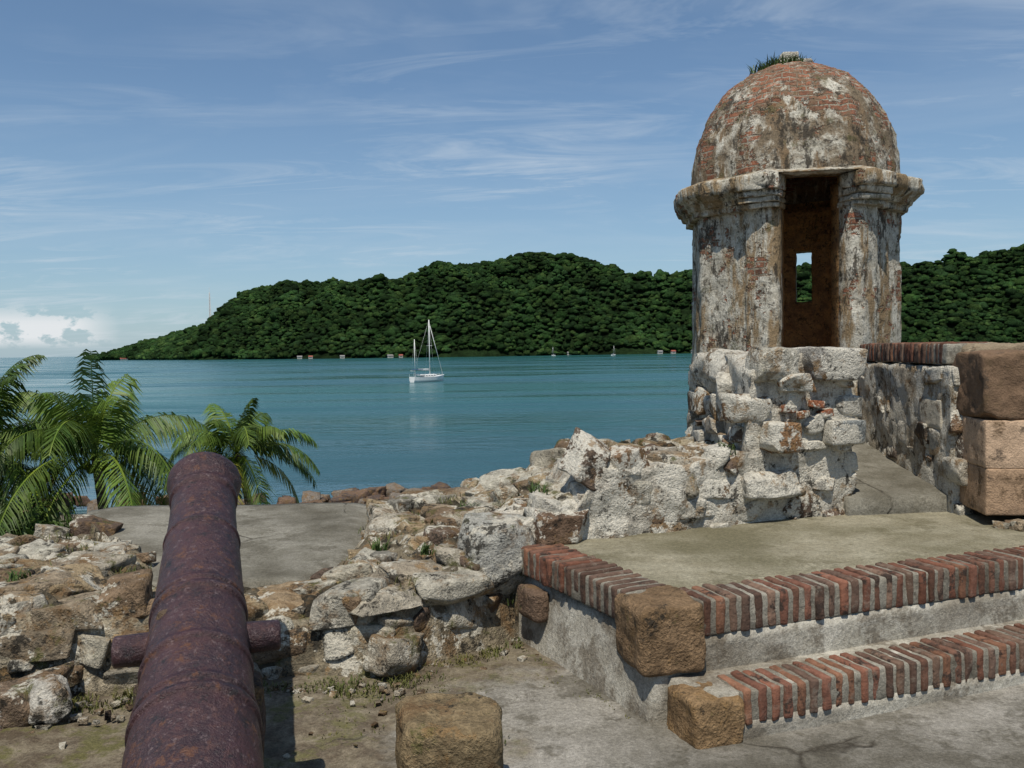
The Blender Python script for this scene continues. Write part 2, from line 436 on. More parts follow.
for k in range(30):
    s = rnd.uniform(.05, 1.5); p = Vector((.04,5.02,0))+A_*s+B_*rnd.uniform(0,.5); sz = rnd.uniform(.07,.2)
    stone(a, (p.x,p.y,lowtop(s)-.04+rnd.uniform(-.04,.02)), (sz*1.4,sz,sz*.8), rot(rnd.uniform(0,6),rnd.uniform(-.3,.3)), pl(), n=8)
stone(a, (.46,5.22,.93), (.24,.22,.30), rot(.3,.1,.45), (.13,.095,.07), n=11, cuts=8)
stone(a, (.64,5.27,.92), (.22,.2,.2), rot(.7,.2,-.3), (.22,.14,.085), n=10)
stone(a, (.25,5.06,.60), (.32,.2,.19), rot(.36), (.16,.105,.07), n=10)
def stubtop(x, y): return interp(x+ .2*(y-5.6), [(1.35,1.40),(1.5,1.48),(1.62,1.56),(2.3,1.57)])-.02
core(a, (1.46,5.475), (2.21,5.755), (1.56,7.45), (2.27,7.3), .2, stubtop, (26,40,46), flare=.10, amps=(.022,.014))
stones_face(a, (1.44,5.44,.45), A_, .80, lambda s: interp(s,[(0,.92),(.2,1.0),(.86,1.03)]), 1.1, wr=(.10,.26), hr=(.09,.17), proud=(-.012,.016), depth=.15, palf=pl, keep=.58, cuts=8, cam=.04)
d = Vector((1.45,7.4,0))-Vector((1.40,5.5,0))
stones_face(a, (1.46,7.4,.4), -d, d.length, lambda s: 1.08, 1.1, wr=(.12,.3), hr=(.10,.18), proud=(-.02,.03), depth=.16, palf=pl, keep=.65, cuts=7)
d = Vector((2.27,7.3,0))-Vector((2.23,5.8,0))
stones_face(a, (2.23,5.8,.45), d, d.length, lambda s: 1.05, 1.1, wr=(.12,.3), hr=(.10,.18), proud=(-.01,.02), depth=.14, palf=pl, keep=.55, cuts=7)
block(a, (2.03,5.735,1.475), (.20,.14,.105), rot(.33,.02,.03), res=.02, r=.014, amp=.008, freq=8, col=(.33,.31,.275), jit=.05, cuts=2, cutk=(.8,.92))
block(a, (2.11,5.70,1.04), (.125,.10,.08), rot(.35), res=.02, r=.014, amp=.006, freq=8, col=(.24,.25,.24), jit=.05)
stone(a, (1.64,5.58,1.465), (.36,.25,.2), rot(.3,.05), (.42,.39,.32), n=11)
stone(a, (1.76,5.545,1.36), (.2,.13,.11), rot(.3), (.28,.165,.085), n=8)
stone(a, (1.66,5.50,1.03), (.22,.13,.17), rot(.3), (.27,.155,.08), n=9)
for (x_, y_, z_) in ((1.93,5.648,1.22),(1.82,5.605,1.16),(1.99,5.67,1.16),(1.72,5.565,1.20)):
    block(a, (x_, y_, z_), (.045,.05,.024), rot(.35,0,rnd.uniform(-.3,.3)), n=5, r=.008, amp=.004, freq=14, col=(.30,.12,.065))
stone(a, (1.60,5.50,.72), (.38,.16,.2), rot(.3), (.50,.47,.40), n=10)
stone(a, (1.58,6.4,1.43), (.3,.5,.22), rot(.1), (.36,.32,.26), n=10)
stone(a, (1.62,7.0,1.40), (.3,.5,.25), rot(.1), (.40,.36,.29), n=10)
a.obj('limewashed_stone_wall', M_rubble2)

# ------------------------------------------------------------------ stepped platform
plat = empty('stepped_platform')
C = Vector((.60,3.70,0)); Aa = Vector((.937,.35,0)); Bb = Vector((-.35,.937,0)); Sd = Vector((-.447,.894,0))
sdN = Vector((-Sd.y, -.447, 0))
def prism(acc, poly, z0, z1, res=.06, amp=.006, col=(.3,.28,.23), flare=None):
    p = [Vector((q[0], q[1], 0)) for q in poly]
    n1 = max(2, min(90, int((p[1]-p[0]).length/res))); n2 = max(2, min(90, int((p[3]-p[0]).length/res))); n3 = max(2, int((z1-z0)/res))
    V, F = lattice(n1, n2, n3); b = len(acc.v)
    for v in V:
        u, w, t = (v[0]+1)/2, (v[1]+1)/2, (v[2]+1)/2
        P = (p[0]*(1-u)+p[1]*u)*(1-w)+(p[3]*(1-u)+p[2]*u)*w
        P.z = z0+(z1-z0)*t
        if flare is not None: P += flare*(1-t)*(1-u)
        P += noise.noise_vector(P*4)*amp + noise.noise_vector(P*15)*amp*.5
        acc.v.append(tuple(P)); acc.c.append(col)
    acc.f.extend(tuple(b+i for i in f) for f in F)
E = C+Aa*5
a = Acc()
prism(a, [C+Aa*.02+Bb*.012, E+Bb*.012, E+Bb*2.1, Vector((.015,4.92,0))+Bb*.3], -.05, .345, res=.04, amp=.007, flare=sdN*.07)
L0 = C-Bb*.27
prism(a, [L0+Aa*.12+Bb*.008, L0+Aa*5+Bb*.008, E+Bb*.1, C+Aa*.12+Bb*.1], -.05, .075, res=.04, amp=.006)
prism(a, [L0+Aa*.14+Bb*.03, L0+Aa*5, E+Bb*.08, C+Aa*.03+Bb*.08], .0, .192, amp=.005)
a.obj('plaster_riser', M_plaster, parent=plat)
a = Acc()
prism(a, [C+Aa*.15+Bb*.19, E+Bb*.2, E+Bb*2.1, Vector((.22,4.95,0))+Bb*.2], .30, .495, amp=.006)
a.obj('platform_top', M_plat, parent=plat)
BR = [(.18,.08,.052),(.15,.07,.048),(.125,.065,.045),(.20,.10,.062),(.095,.058,.043),(.165,.105,.075),(.125,.08,.06)]
bricks = Acc(); mort = Acc()
def brick_row(o, U, L, depth, zt, h, sp=.066, w=.040, s0=0.0):
    U = U.normalized(); Nn = Vector((-U.y, U.x, 0)); M = Matrix((U, Nn, Vector((0,0,1)))).transposed()
    s = sp*.45+s0
    while s < L-sp*.3:
        c = o+U*(s+rnd.uniform(-.003,.003))+Nn*(depth/2+rnd.uniform(-.006,.006)); c.z = zt-h/2+rnd.uniform(-.005,.003)
        k = rnd.uniform(.75,1.25); cl = tuple(x*k for x in rnd.choice(BR))
        wk = rnd.random() < .3
        block(bricks, c, (w/2*rnd.uniform(.86,1.16), depth/2, h/2), M @ rot(rnd.uniform(-.02,.02), rnd.uniform(-.015,.015), rnd.uniform(-.03,.03)), n=7, r=.010, amp=.005, freq=20, col=cl, cuts=2 if wk else 0, cutk=(.72,.9))
        s += sp*rnd.uniform(.94,1.06)
    c = o+U*(L/2)+Nn*(depth/2+.006); c.z = zt-h/2-.007
    block(mort, c, (L/2, depth/2-.003, h/2-.003), M, res=.02, nmax=200, r=.010, amp=.005, freq=14, col=(.3,.28,.24))
brick_row(C+Aa*.215, Aa, 4.7, .22, .508, .16)
brick_row(L0+Aa*.235, Aa, 4.7, .21, .205, .145)
far = C+Sd*1.32
brick_row(far, -Sd, 1.08, .24, .512, .15)
bricks.obj('brick_edging', M_brick, parent=plat)
mort.obj('brick_mortar', M_mortar, parent=plat)
a = Acc()
block(a, C+Aa*.085+Bb*.14+Vector((0,0,.35)), (.15,.165,.15), rot(.26), res=.016, r=.028, amp=.012, freq=10, col=(.22,.145,.083), jit=.05, cuts=3, cutk=(.78,.9))
block(a, L0+Aa*.125+Bb*.13+Vector((0,0,.085)), (.115,.13,.105), rot(.33), res=.015, r=.022, amp=.010, freq=10, col=(.26,.17,.09), jit=.05, cuts=3, cutk=(.78,.9))
block(a, C+Sd*1.10+sdN*.015+Vector((0,0,.25)), (.05,.11,.08), rot(.46), res=.02, r=.03, amp=.012, freq=9, col=(.17,.115,.08))
a.obj('corner_stone', M_cube, parent=plat)

a = Acc(); block(a, (-.235,3.14,.13), (.175,.165,.17), rot(.12,.05,-.03), res=.014, r=.03, amp=.014, freq=10, col=(.22,.165,.095), jit=.08, cuts=6, cutk=(.7,.88))
a.obj('stone_block', M_cube)

# ------------------------------------------------------------------ ramp to tower
a = Acc()
V, F = lattice(24, 40, 8)
for v in V:
    u, w, t = (v[0]+1)/2, (v[1]+1)/2, (v[2]+1)/2
    y = 5.72+(7.9-5.72)*w; xl = 2.15; xr = 2.95
    x = xl+(xr-xl)*u; z = -.1+(.60+.12*(y-5.72)+.1)*t
    P = Vector((x, y+.12*(u-.5), z)); P += noise.noise_vector(P*4)*.012+noise.noise_vector(P*14)*.005
    a.v.append(tuple(P)); a.c.append((.3,.28,.22))
a.f.extend(F)
a.obj('entrance_ramp', M_slab)

# ------------------------------------------------------------------ right parapet
par = empty('brick_topped_parapet')
a = Acc()
W0 = Vector((2.83,5.70,0)); W1 = Vector((2.91,7.42,0)); Uw = (W1-W0).normalized(); Nw = Vector((Uw.y,-Uw.x,0))
core(a, W0.xy, W1.xy, (W0+Nw*.6).xy, (W1+Nw*.6).xy, -.1, lambda x, y: 1.44, (50,14,40), amps=(.014,.010), col=(.44,.38,.29))
Lw = (W1-W0).length
pw = lambda: rnd.choice([(.19,.125,.08),(.12,.095,.075),(.28,.22,.155),(.42,.38,.31),(.32,.24,.155)])
stones_face(a, W1+Vector((0,0,.5)), -Uw, Lw, lambda s: .93, .95, wr=(.12,.34), hr=(.10,.2), proud=(-.015,.012), depth=.13, palf=pw, keep=.5, cuts=7, cam=.04)
a.obj('wall_body', M_rubble2, parent=par)
bricks = Acc(); mort = Acc()
brick_row(W1, -Uw, Lw-.1, .3, 1.60, .14, sp=.066, w=.045)
bricks.obj('brick_coping', M_brick, parent=par)
mort.obj('coping_mortar', M_mortar, parent=par)
a = Acc()
def ab(cx, cy, cz, sx, sy, sz, col, yaw=-.12, amp=.004, r=.009, cuts=0, tilt=0): block(a, (cx,cy,cz), (sx/2,sy/2,sz/2), rot(yaw,0,tilt), res=.02, r=r, amp=amp, freq=8, col=col, jit=.010, cuts=cuts, cutk=(.8,.92))
ab(3.08,5.50,.70,.445,.5,.285, (.35,.235,.15)); ab(3.53,5.445,.70,.44,.5,.285, (.42,.30,.20))
ab(3.075,5.50,.985,.435,.5,.29, (.46,.325,.22)); ab(3.515,5.447,.985,.43,.5,.29, (.40,.295,.20))
ab(3.08,5.53,1.335,.46,.55,.41, (.17,.11,.07), amp=.016, r=.02, cuts=4); ab(3.57,5.47,1.33,.48,.55,.42, (.22,.17,.12), amp=.016, r=.025, cuts=4)
ab(2.905,6.02,1.12,.14,.34,.20, (.50,.45,.36), yaw=-.03); ab(2.905,5.9,.92,.13,.28,.17, (.42,.32,.21), yaw=-.03)
ab(4.1,5.4,.95,.7,.5,1.2,(.36,.28,.18), amp=.02)
ab(3.50,5.28,1.51,.26,.26,.18,(.23,.18,.12), amp=.015, cuts=5, tilt=.2)
ab(3.25,5.9,1.46,.6,.5,.25,(.24,.19,.13), amp=.02, r=.03, cuts=4)
a.obj('ashlar_pillar', M_ashlar, parent=par)
a = Acc()
for k in range(34):
    x = rnd.uniform(2.85,3.9); s = rnd.uniform(.03,.09)
    stone(a, (x, 5.20-.12*(x-2.85)+rnd.uniform(-.04,.06), .5+s*.2), (s*1.4,s,s), rot(rnd.uniform(0,6)), pal(), n=5)
a.obj('rubble_stones', M_rubble)

# ------------------------------------------------------------------ tower
tower = empty('watchtower')
def shell(acc, n, m, Po, Pi, solid, col=(.4,.37,.3)):
    b = len(acc.v)
    for j in range(m+1):
        for i in range(n):
            acc.v.append(tuple(Po(i, j))); acc.c.append(col)
    bi = len(acc.v)
    for j in range(m+1):
        for i in range(n):
            acc.v.append(tuple(Pi(i, j))); acc.c.append(col)
    S = [[solid(i, j) for j in range(m)] for i in range(n)]
    o = lambda i, j: b+j*n+i % n
    q = lambda i, j: bi+j*n+i % n
    for i in range(n):
        for j in range(m):
            if not S[i][j]: continue
            acc.f.append((o(i,j), o(i+1,j), o(i+1,j+1), o(i,j+1)))
            acc.f.append((q(i,j), q(i,j+1), q(i+1,j+1), q(i+1,j)))
            if not S[i-1][j]: acc.f.append((o(i,j), o(i,j+1), q(i,j+1), q(i,j)))
            if not S[(i+1) % n][j]: acc.f.append((o(i+1,j), q(i+1,j), q(i+1,j+1), o(i+1,j+1)))
            if j == 0 or not S[i][j-1]: acc.f.append((o(i,j), q(i,j), q(i+1,j), o(i+1,j)))
            if j == m-1 or not S[i][j+1]: acc.f.append((o(i,j+1), o(i+1,j+1), q(i+1,j+1), q(i,j+1)))
NT = 240; DT = 360/NT; DOOR = -95.5
def octf(thd, k=.8):
    t = ((thd-DOOR+22.5) % 45)-22.5
    return (1-k)+k*math.cos(math.radians(22.5))*1.05/math.cos(math.radians(t))
def indoor(i):
    t = ((i+.5)*DT-DOOR+180) % 360-180; return abs(t) < 17.5
def inwin(i, zc):
    t = (i+.5)*DT
    for w, z0, z1, hw in ((62,2.02,2.58,6.3),(156,2.02,2.60,4.2),(-20,2.02,2.60,4.2)):
        if abs((t-w+180) % 360-180) < hw and z0 < zc < z1: return True
    return False
zs = [-5.4,-4,-3,-2,-1,-.5]+[(-.2+.04*k) for k in range(0, 84)]
zs = [z for z in zs if z < 2.94]+[2.98]
def disp(P, amp=.02):
    return P+noise.noise_vector(P*2.5)*amp*.6+noise.noise_vector(P*9)*amp*.5+noise.noise_vector(P*24)*amp*.4
def drO(i, j):
    z = zs[j]; t = i*DT; R = .925*octf(t, 1.0)
    R += .06*smooth(1.6,.8,z)+.10*smooth(.8,-1,z)
    ta = abs((t-DOOR+180) % 360-180)
    if 17 < ta < 36 and z > .9: R += .05
    cp = noise.noise(Vector((math.cos(math.radians(t))*3, math.sin(math.radians(t))*3, z*2.2)))
    R -= .016 if cp > .2 else 0
    return disp(Vector((TX+R*math.cos(math.radians(t)), TY+R*math.sin(math.radians(t)), z)), .014)
def drI(i, j):
    z = zs[j]; t = i*DT; R = .68
    return disp(Vector((TX+R*math.cos(math.radians(t)), TY+R*math.sin(math.radians(t)), z)), .012)
a = Acc()
shell(a, NT, len(zs)-1, drO, drI, lambda i, j: not ((indoor(i) and (zs[j]+zs[j+1])/2 > .92) or inwin(i, (zs[j]+zs[j+1])/2)))
b = len(a.v); a.v.append((TX,TY,.93)); a.c.append((.3,.2,.1))
for i in range(60):
    t = math.radians(i*6); a.v.append((TX+.75*math.cos(t), TY+.75*math.sin(t), .93)); a.c.append((.3,.2,.1))
for i in range(60): a.f.append((b, b+1+i, b+1+(i+1) % 60))
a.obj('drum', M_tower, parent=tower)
prof = [(2.77,.93),(2.775,.98),(2.79,.985),(2.825,.985),(2.83,1.01),(2.835,1.02),(2.875,1.035),(2.88,1.055),(2.90,1.075),(2.925,1.095),(2.93,1.11),(2.96,1.12),(3.03,1.125),(3.045,1.115),(3.06,1.08),(3.085,.98),(3.10,.94)]
def coO(i, j):
    z, r = prof[j]; t = i*DT; R = r*octf(t, .9)
    P = Vector((TX+R*math.cos(math.radians(t)), TY+R*math.sin(math.radians(t)), z))
    n = noise.noise(Vector((P.x*3.5, P.y*3.5, 7))); n2 = noise.noise(Vector((P.x*11, P.y*11, z*11)))
    R2 = R-(max(0, n-.12)*.35+max(0, n2-.2)*.25)*(r-.93)/.2*.35
    P = Vector((TX+R2*math.cos(math.radians(t)), TY+R2*math.sin(math.radians(t)), z+.010*noise.noise(Vector((t*.05, 3, 1)))))
    return disp(P, .012)
def coI(i, j):
    z, r = prof[j]; t = i*DT; return Vector((TX+.78*math.cos(math.radians(t)), TY+.78*math.sin(math.radians(t)), z))
a = Acc(); shell(a, NT, len(prof)-1, coO, coI, lambda i, j: not (indoor(i) and j < 13))
a.obj('cornice', M_tower, parent=tower)
ND = 50
def dm(R0, H0, z0, amp):
    def f(i, j):
        ph = math.radians(90*j/ND*.995); t = i*DT
        R = R0*math.cos(ph)**.86*(octf(t, .45*math.cos(ph))); z = z0+H0*math.sin(ph)
        P = Vector((TX+R*math.cos(math.radians(t)), TY+R*math.sin(math.radians(t)), z))
        return disp(P, amp)
    return f
a = Acc(); shell(a, NT, ND, dm(.945, 1.17, 3.05, .030), dm(.74, .92, 3.055, .01), lambda i, j: True)
a.obj('dome', M_dome, parent=tower)
a = Acc()
for k in range(14):
    s = rnd.uniform(.06,.12); stone(a, (TX+rnd.uniform(-.11,.11), TY+rnd.uniform(-.11,.11), 4.20+rnd.uniform(0,.06)), (s*1.3,s,s*.8), rot(rnd.uniform(0,6)), (.42,.38,.31), n=6)
stone(a, (TX-.02,TY,4.29), (.15,.1,.10), None, (.46,.43,.36), n=6)
a.obj('finial_stub', M_rubble2, parent=tower)
a = Acc()
for sg in (-1, 1):
    t = math.radians(DOOR+sg*26.0); R = .935
    for dr, z, hw, hh in ((.0,2.79,.155,.022),(.025,2.835,.165,.022),(.05,2.885,.175,.026),(.08,2.975,.19,.062)):
        c = Vector((TX+(R+dr)*math.cos(t), TY+(R+dr)*math.sin(t), z))
        block(a, c, (.13,hw,hh), rot(t), res=.018, r=.008, amp=.008, freq=9, col=(.4,.37,.3), cuts=3, jit=.04, cutk=(.78,.93))
a.obj('capital', M_tower, parent=tower)

# ------------------------------------------------------------------ leaves & grass
def leaf_mat(name, c1, c2, rough=.5, tl=.25):
    g = G(name); base = g.attr()
    c = g.mix(g.mask(g.noise(1.5, 4, .6), .4, .6), c1, c2)
    c = g.mix(1, c, base, 'MULTIPLY')
    m = g.fin(c, rough, None, .3)
    tr = g.n('ShaderNodeBsdfTranslucent'); g.set(tr.inputs[0], c)
    mx = g.n('ShaderNodeMixShader'); mx.inputs[0].default_value = tl
    g.t.links.new(g.b.outputs[0], mx.inputs[1]); g.t.links.new(tr.outputs[0], mx.inputs[2]); g.t.links.new(mx.outputs[0], g.out.inputs[0])
    return m
M_palm = leaf_mat('palm_leaf', (.065,.12,.018), (.105,.155,.025))
M_leaf = leaf_mat('shrub_leaf', (.05,.09,.02), (.08,.12,.03))
M_grass = leaf_mat('grass_blade', (.075,.10,.026), (.14,.13,.04))
def trunk_mat():
    g = G('palm_trunk'); w = g.n('ShaderNodeTexWave', bands_direction='Z'); g.set(w.inputs[0], g.pos)
    w.inputs['Scale'].default_value = 2.2; w.inputs['Distortion'].default_value = 2
    c = g.mix(w.outputs[1], (.10,.075,.05), (.24,.20,.15)); return g.fin(c, .9, g.bump(w.outputs[1], .6, .05))
M_trunk = trunk_mat()

def tuft(acc, p, h, n, spread=.05, wd=.003):
    for k in range(n):
        t = rnd.uniform(0, 6.28); l = h*rnd.uniform(.5, 1.1); d = Vector((math.cos(t), math.sin(t), 0))
        b = Vector(p)+Vector((rnd.uniform(-spread,spread), rnd.uniform(-spread,spread), -.005)); s = Vector((-d.y, d.x, 0))*wd
        m = b+d*l*.25+Vector((0,0,l*.6)); e = b+d*l*.7+Vector((0,0,l*.85))
        i = len(acc.v); k2 = rnd.uniform(.6, 1.3)
        for q in (b-s, b+s, m+s*.8, m-s*.8, e): acc.v.append(tuple(q)); acc.c.append((k2, k2, k2))
        acc.f += [(i, i+1, i+2, i+3), (i+3, i+2, i+4)]
a = Acc()
for k in range(230):
    x = rnd.uniform(-2.6, .1); y = interp(x, YF)-rnd.uniform(.0, .18)+.04
    tuft(a, (x, y, 0.0), rnd.uniform(.02,.05), rnd.randint(5,16), .05)
for k in range(330):
    x = rnd.uniform(-4, 1.2); y = rnd.uniform(4.4, 7.2)
    if SL_L(y)-.02 < x < SL_R(y)+.02: continue
    tuft(a, (x, y, Hf(x, y)), rnd.uniform(.03,.07), 14, .06)
for k in range(60):
    tuft(a, (rnd.gauss(-.35,.35), rnd.gauss(4.1,.22), 0), .022, 12, .05)
for k in range(26):
    s = rnd.uniform(.05,1.2); p = C+Sd*s+sdN*.08
    tuft(a, (p.x, p.y, 0), .025, 7, .02)
a.obj('grass_tufts', M_grass, smooth=False)
a = Acc()
for (x, y, z, h) in ((1.33,5.5,.93,.10),(.15,5.3,.72,.10),(-.3,5.9,.5,.10),(-.8,5.2,.42,.09),(-2.6,4.6,.42,.10),(2.2,5.72,.52,.06),(-3.2,4.9,.42,.12),(-.5,5.0,.45,.07),(.1,5.9,.6,.09)):
    tuft(a, (x,y,z), h, 34, h*.5, .005)
a.obj('weed_plants', M_leaf, smooth=False)
a = Acc()
for k in range(90):
    t = rnd.uniform(0,6.28); r = rnd.uniform(.05,.26)
    tuft(a, (TX+r*math.cos(t)-.10, TY+r*math.sin(t), 4.21-r*.15), .12, 8, .03, .005)
a.obj('dome_weeds', M_leaf, smooth=False, parent=tower)

def palm(name, base, crown, fl, nf, seed):
    R = random.Random(seed); root = empty(name, base); base = Vector(base); crown = Vector(crown)-base
    tr = Acc(); n = 26
    for j in range(n+1):
        t = j/n; c = Vector((crown.x*(t**1.6), crown.y*(t**1.6), crown.z*t)); r = .16-.06*t+.10*max(0, .12-t)/.12
        r *= 1+.06*(j % 2)
        for i in range(12):
            an = i*math.pi/6; tr.v.append((c.x+r*math.cos(an), c.y+r*math.sin(an), c.z))
    for j in range(n):
        for i in range(12): tr.f.append((j*12+i, j*12+(i+1) % 12, j*12+12+(i+1) % 12, j*12+12+i))
    tr.obj('trunk', M_trunk, parent=root)
    a = Acc()
    for f in range(nf):
        az = f*2.399+R.uniform(-.3,.3); age = f/nf
        el = math.radians(82-105*age+R.uniform(-12,12)); L = fl*R.uniform(.85,1.12)*(.75+.4*min(1, age*2.2))
        p = crown.copy(); d = Vector((math.cos(az)*math.cos(el), math.sin(az)*math.cos(el), math.sin(el)))
        side0 = Vector((-math.sin(az), math.cos(az), 0)); NS = 36; pts = []
        twist = R.uniform(-.8,.8); sag = R.uniform(.045,.075)
        for s in range(NS+1):
            pts.append((p.copy(), d.copy())); p = p+d*(L/NS)
            d = (d+Vector((0,0,-1))*(sag+.02*age)*(.4+s/NS)).normalized()
        kcol = R.uniform(.6, 1.4); cc = (kcol, kcol, kcol) if age < .86 else (kcol*1.9, kcol*1.15, kcol*.9)
        for s in range(NS):
            (p0, d0), (p1, d1) = pts[s], pts[s+1]; w = .03*(1-s/NS)+.008; i = len(a.v)
            for q in (p0-side0*w, p0+side0*w, p1+side0*w, p1-side0*w): a.v.append(tuple(q)); a.c.append((1.7,1.5,1.0))
            a.f.append((i, i+1, i+2, i+3))
            t = s/NS
            if t < .14: continue
            for sub in (0, .5):
                for sg in (-1, 1):
                    if R.random() < .05: continue
                    pp = p0.lerp(p1, sub)
                    ll = fl*.30*(math.sin(math.pi*min(1,(t*.86+.10)))**.6)*R.uniform(.75,1.15)
                    dirn = (side0*sg*.80+d0*.6+Vector((0,0,-.25-.55*R.random()))+Vector((0,0,sg*twist*.5))).normalized()
                    ww = d0*(.025)
                    m = pp+dirn*ll*.5; dd = (dirn+Vector((0,0,-.75))).normalized(); e = m+dd*ll*.5
                    i = len(a.v); k2 = R.uniform(.65, 1.35)
                    for q in (pp-ww*.5, pp+ww*.5, m+ww, m-ww, e): a.v.append(tuple(q)); a.c.append(tuple(x*k2 for x in cc))
                    a.f += [(i, i+1, i+2, i+3), (i+3, i+2, i+4)]
    a.obj('fronds', M_palm, smooth=False, parent=root)
    nuts = Acc()
    for k in range(7):
        t = k*.9; block(nuts, crown+Vector((.2*math.cos(t), .2*math.sin(t), -.2-.08*(k % 2))), (.09,.09,.11), n=4, r=.09, amp=0, col=(1.5,1.2,.6))
    nuts.obj('coconuts', M_palm, parent=root)
palm('palm_tree', (-10.2,22.3,-5.1), (-10.4,22,-.92), 3.35, 28, 1)
palm('palm_tree', (-13.3,21.6,-5.1), (-13.1,21.5,-.75), 3.3, 28, 2)
palm('palm_tree', (-8.3,28.3,-5.1), (-8.75,28,-1.55), 2.65, 24, 3)

def bush(name, c, rad, n, leaf, mat, seed):
    R = random.Random(seed); a = Acc()
    cl = [(Vector((R.gauss(0,.45)*rad[0], R.gauss(0,.45)*rad[1], R.uniform(-.8,.85)*rad[2])), R.uniform(.25,.45)) for _ in range(34)]
    for k in range(n):
        cc, cr = R.choice(cl); v = Vector((R.gauss(0,1), R.gauss(0,1), R.gauss(0,1))).normalized()*cr*(R.random()**.4)
        p = cc+Vector((v.x*rad[0], v.y*rad[1], v.z*rad[2]))
        u = Vector((R.gauss(0,1), R.gauss(0,1), R.gauss(0,.5))).normalized(); w = u.cross(Vector((R.gauss(0,1), R.gauss(0,1), R.gauss(0,1)))).normalized()
        l = leaf*R.uniform(.6,1.3); i = len(a.v); k2 = R.uniform(.6,1.4)
        for q in (p-u*l, p+w*l*.45, p+u*l, p-w*l*.45): a.v.append(tuple(q)); a.c.append((k2,k2,k2))
        a.f.append((i, i+1, i+2, i+3))
    o = a.obj(name, mat, smooth=False); o.location = c
bush('shrub', (-12.2,20,-3.5), (2.6,1.8,1.7), 9000, .11, M_leaf, 4)
bush('shrub', (-17,23,-3.4), (3,1.8,2.0), 7000, .12, M_leaf, 5)
bush('shrub', (-9.4,25,-4.6), (2.2,1.8,.8), 4000, .11, M_leaf, 6)

# ------------------------------------------------------------------ shore / lower ground
g = G('shore_ground')
x, y, z = g.sep()
nd = g.n('ShaderNodeMapRange'); g.set(nd.inputs[0], g.math('ADD', y, g.math('MULTIPLY', g.noise(.25, 5, .6), 6))); nd.inputs[1].default_value = 39; nd.inputs[2].default_value = 41
c = g.mix(nd.outputs[0], g.mix(g.mask(g.noise(.8, 5, .6), .4, .6), (.05,.07,.025), (.11,.105,.045)), g.mix(g.mask(g.noise(2.5, 5, .7), .45, .58), (.24,.21,.16), (.10,.08,.06)))
M_sand = g.fin(c, .95, g.bump(g.noise(6, 5, .6), .6, .15))
a = Acc(); xs = np.linspace(-160,160,120); ys = np.linspace(-60,56,90); nx = len(xs)
for yy in ys:
    for xx in xs:
        zz = -5.1-.03*max(0, yy-30)-.16*max(0, yy-39+3*noise.noise(Vector((xx*.05,0,0))))+.10*noise.fractal(Vector((xx*.2, yy*.2, 0)), 1, 2, 3)
        a.v.append((xx, yy, zz))
for j in range(len(ys)-1):
    for i in range(nx-1):
        b = j*nx+i; a.f.append((b, b+1, b+nx+1, b+nx))
a.obj('shore_ground', M_sand)
a = Acc()
for k in range(150):
    xx = rnd.uniform(-8,4) if k < 110 else rnd.uniform(-22,-6); s = rnd.uniform(.25,.8)
    stone(a, (xx, rnd.uniform(38.5,41.5)+(1.5 if xx > -6 else 0), -5.35+s*.35), (s*1.4,s,s*.8), rot(rnd.uniform(0,6)), rnd.choice([(.13,.085,.065),(.17,.11,.08),(.10,.075,.065),(.2,.17,.14)]), n=6)
a.obj('shore_rocks', M_cube)

# ------------------------------------------------------------------ water
g = G('sea_water')
w1 = g.noise(.35, 5, .62, .6, vec=g.mapping(scale=(.5,1,1), rot=(0,0,.15)))
w2 = g.noise(1.6, 4, .6, .3, vec=g.mapping(scale=(.6,1,1), rot=(0,0,-.2)))
w3 = g.noise(.022, 5, .6, vec=g.mapping(scale=(.22,1.5,1), rot=(0,0,.05)))
w4 = g.noise(.09, 5, .65, vec=g.mapping(scale=(.25,1.4,1), rot=(0,0,-.04)))
h = g.math('ADD', g.math('MULTIPLY', w1, 1.0), g.math('MULTIPLY', w2, .4))
c = g.mix(g.mask(w3, .40, .60), (.022,.120,.110), (.018,.085,.095))
x, y, z = g.sep()
far_ = g.n('ShaderNodeMapRange'); g.set(far_.inputs[0], y); far_.inputs[1].default_value = 50; far_.inputs[2].default_value = 110
c = g.mix(far_.outputs[0], (.028,.085,.105), c)
rr = g.math('ADD', g.math('MULTIPLY', g.ramp(w3, [(.42, .0), (.58, 1)]), .18), g.math('ADD', g.math('MULTIPLY', g.mask(w4, .42,.58), .12), .05))
bs = g.n('ShaderNodeBump'); g.set(bs.inputs['Height'], h); bs.inputs['Distance'].default_value = .55
g.set(bs.inputs['Strength'], g.math('ADD', g.math('MULTIPLY', g.mask(w4, .42,.58), .50), g.math('ADD', g.math('MULTIPLY', g.mask(w3, .42,.58), .30), .13)))
M_water = g.fin(c, rr, bs.outputs[0], .5)
g.b.inputs['IOR'].default_value = 1.33
me = bpy.data.meshes.new('sea_water'); S = 30000
me.from_pydata([(-S,-S,-5.5),(S,-S,-5.5),(S,S,-5.5),(-S,S,-5.5)], [], [(0,1,2,3)]); me.materials.append(M_water)
o = bpy.data.objects.new('sea_water', me); COL.objects.link(o)

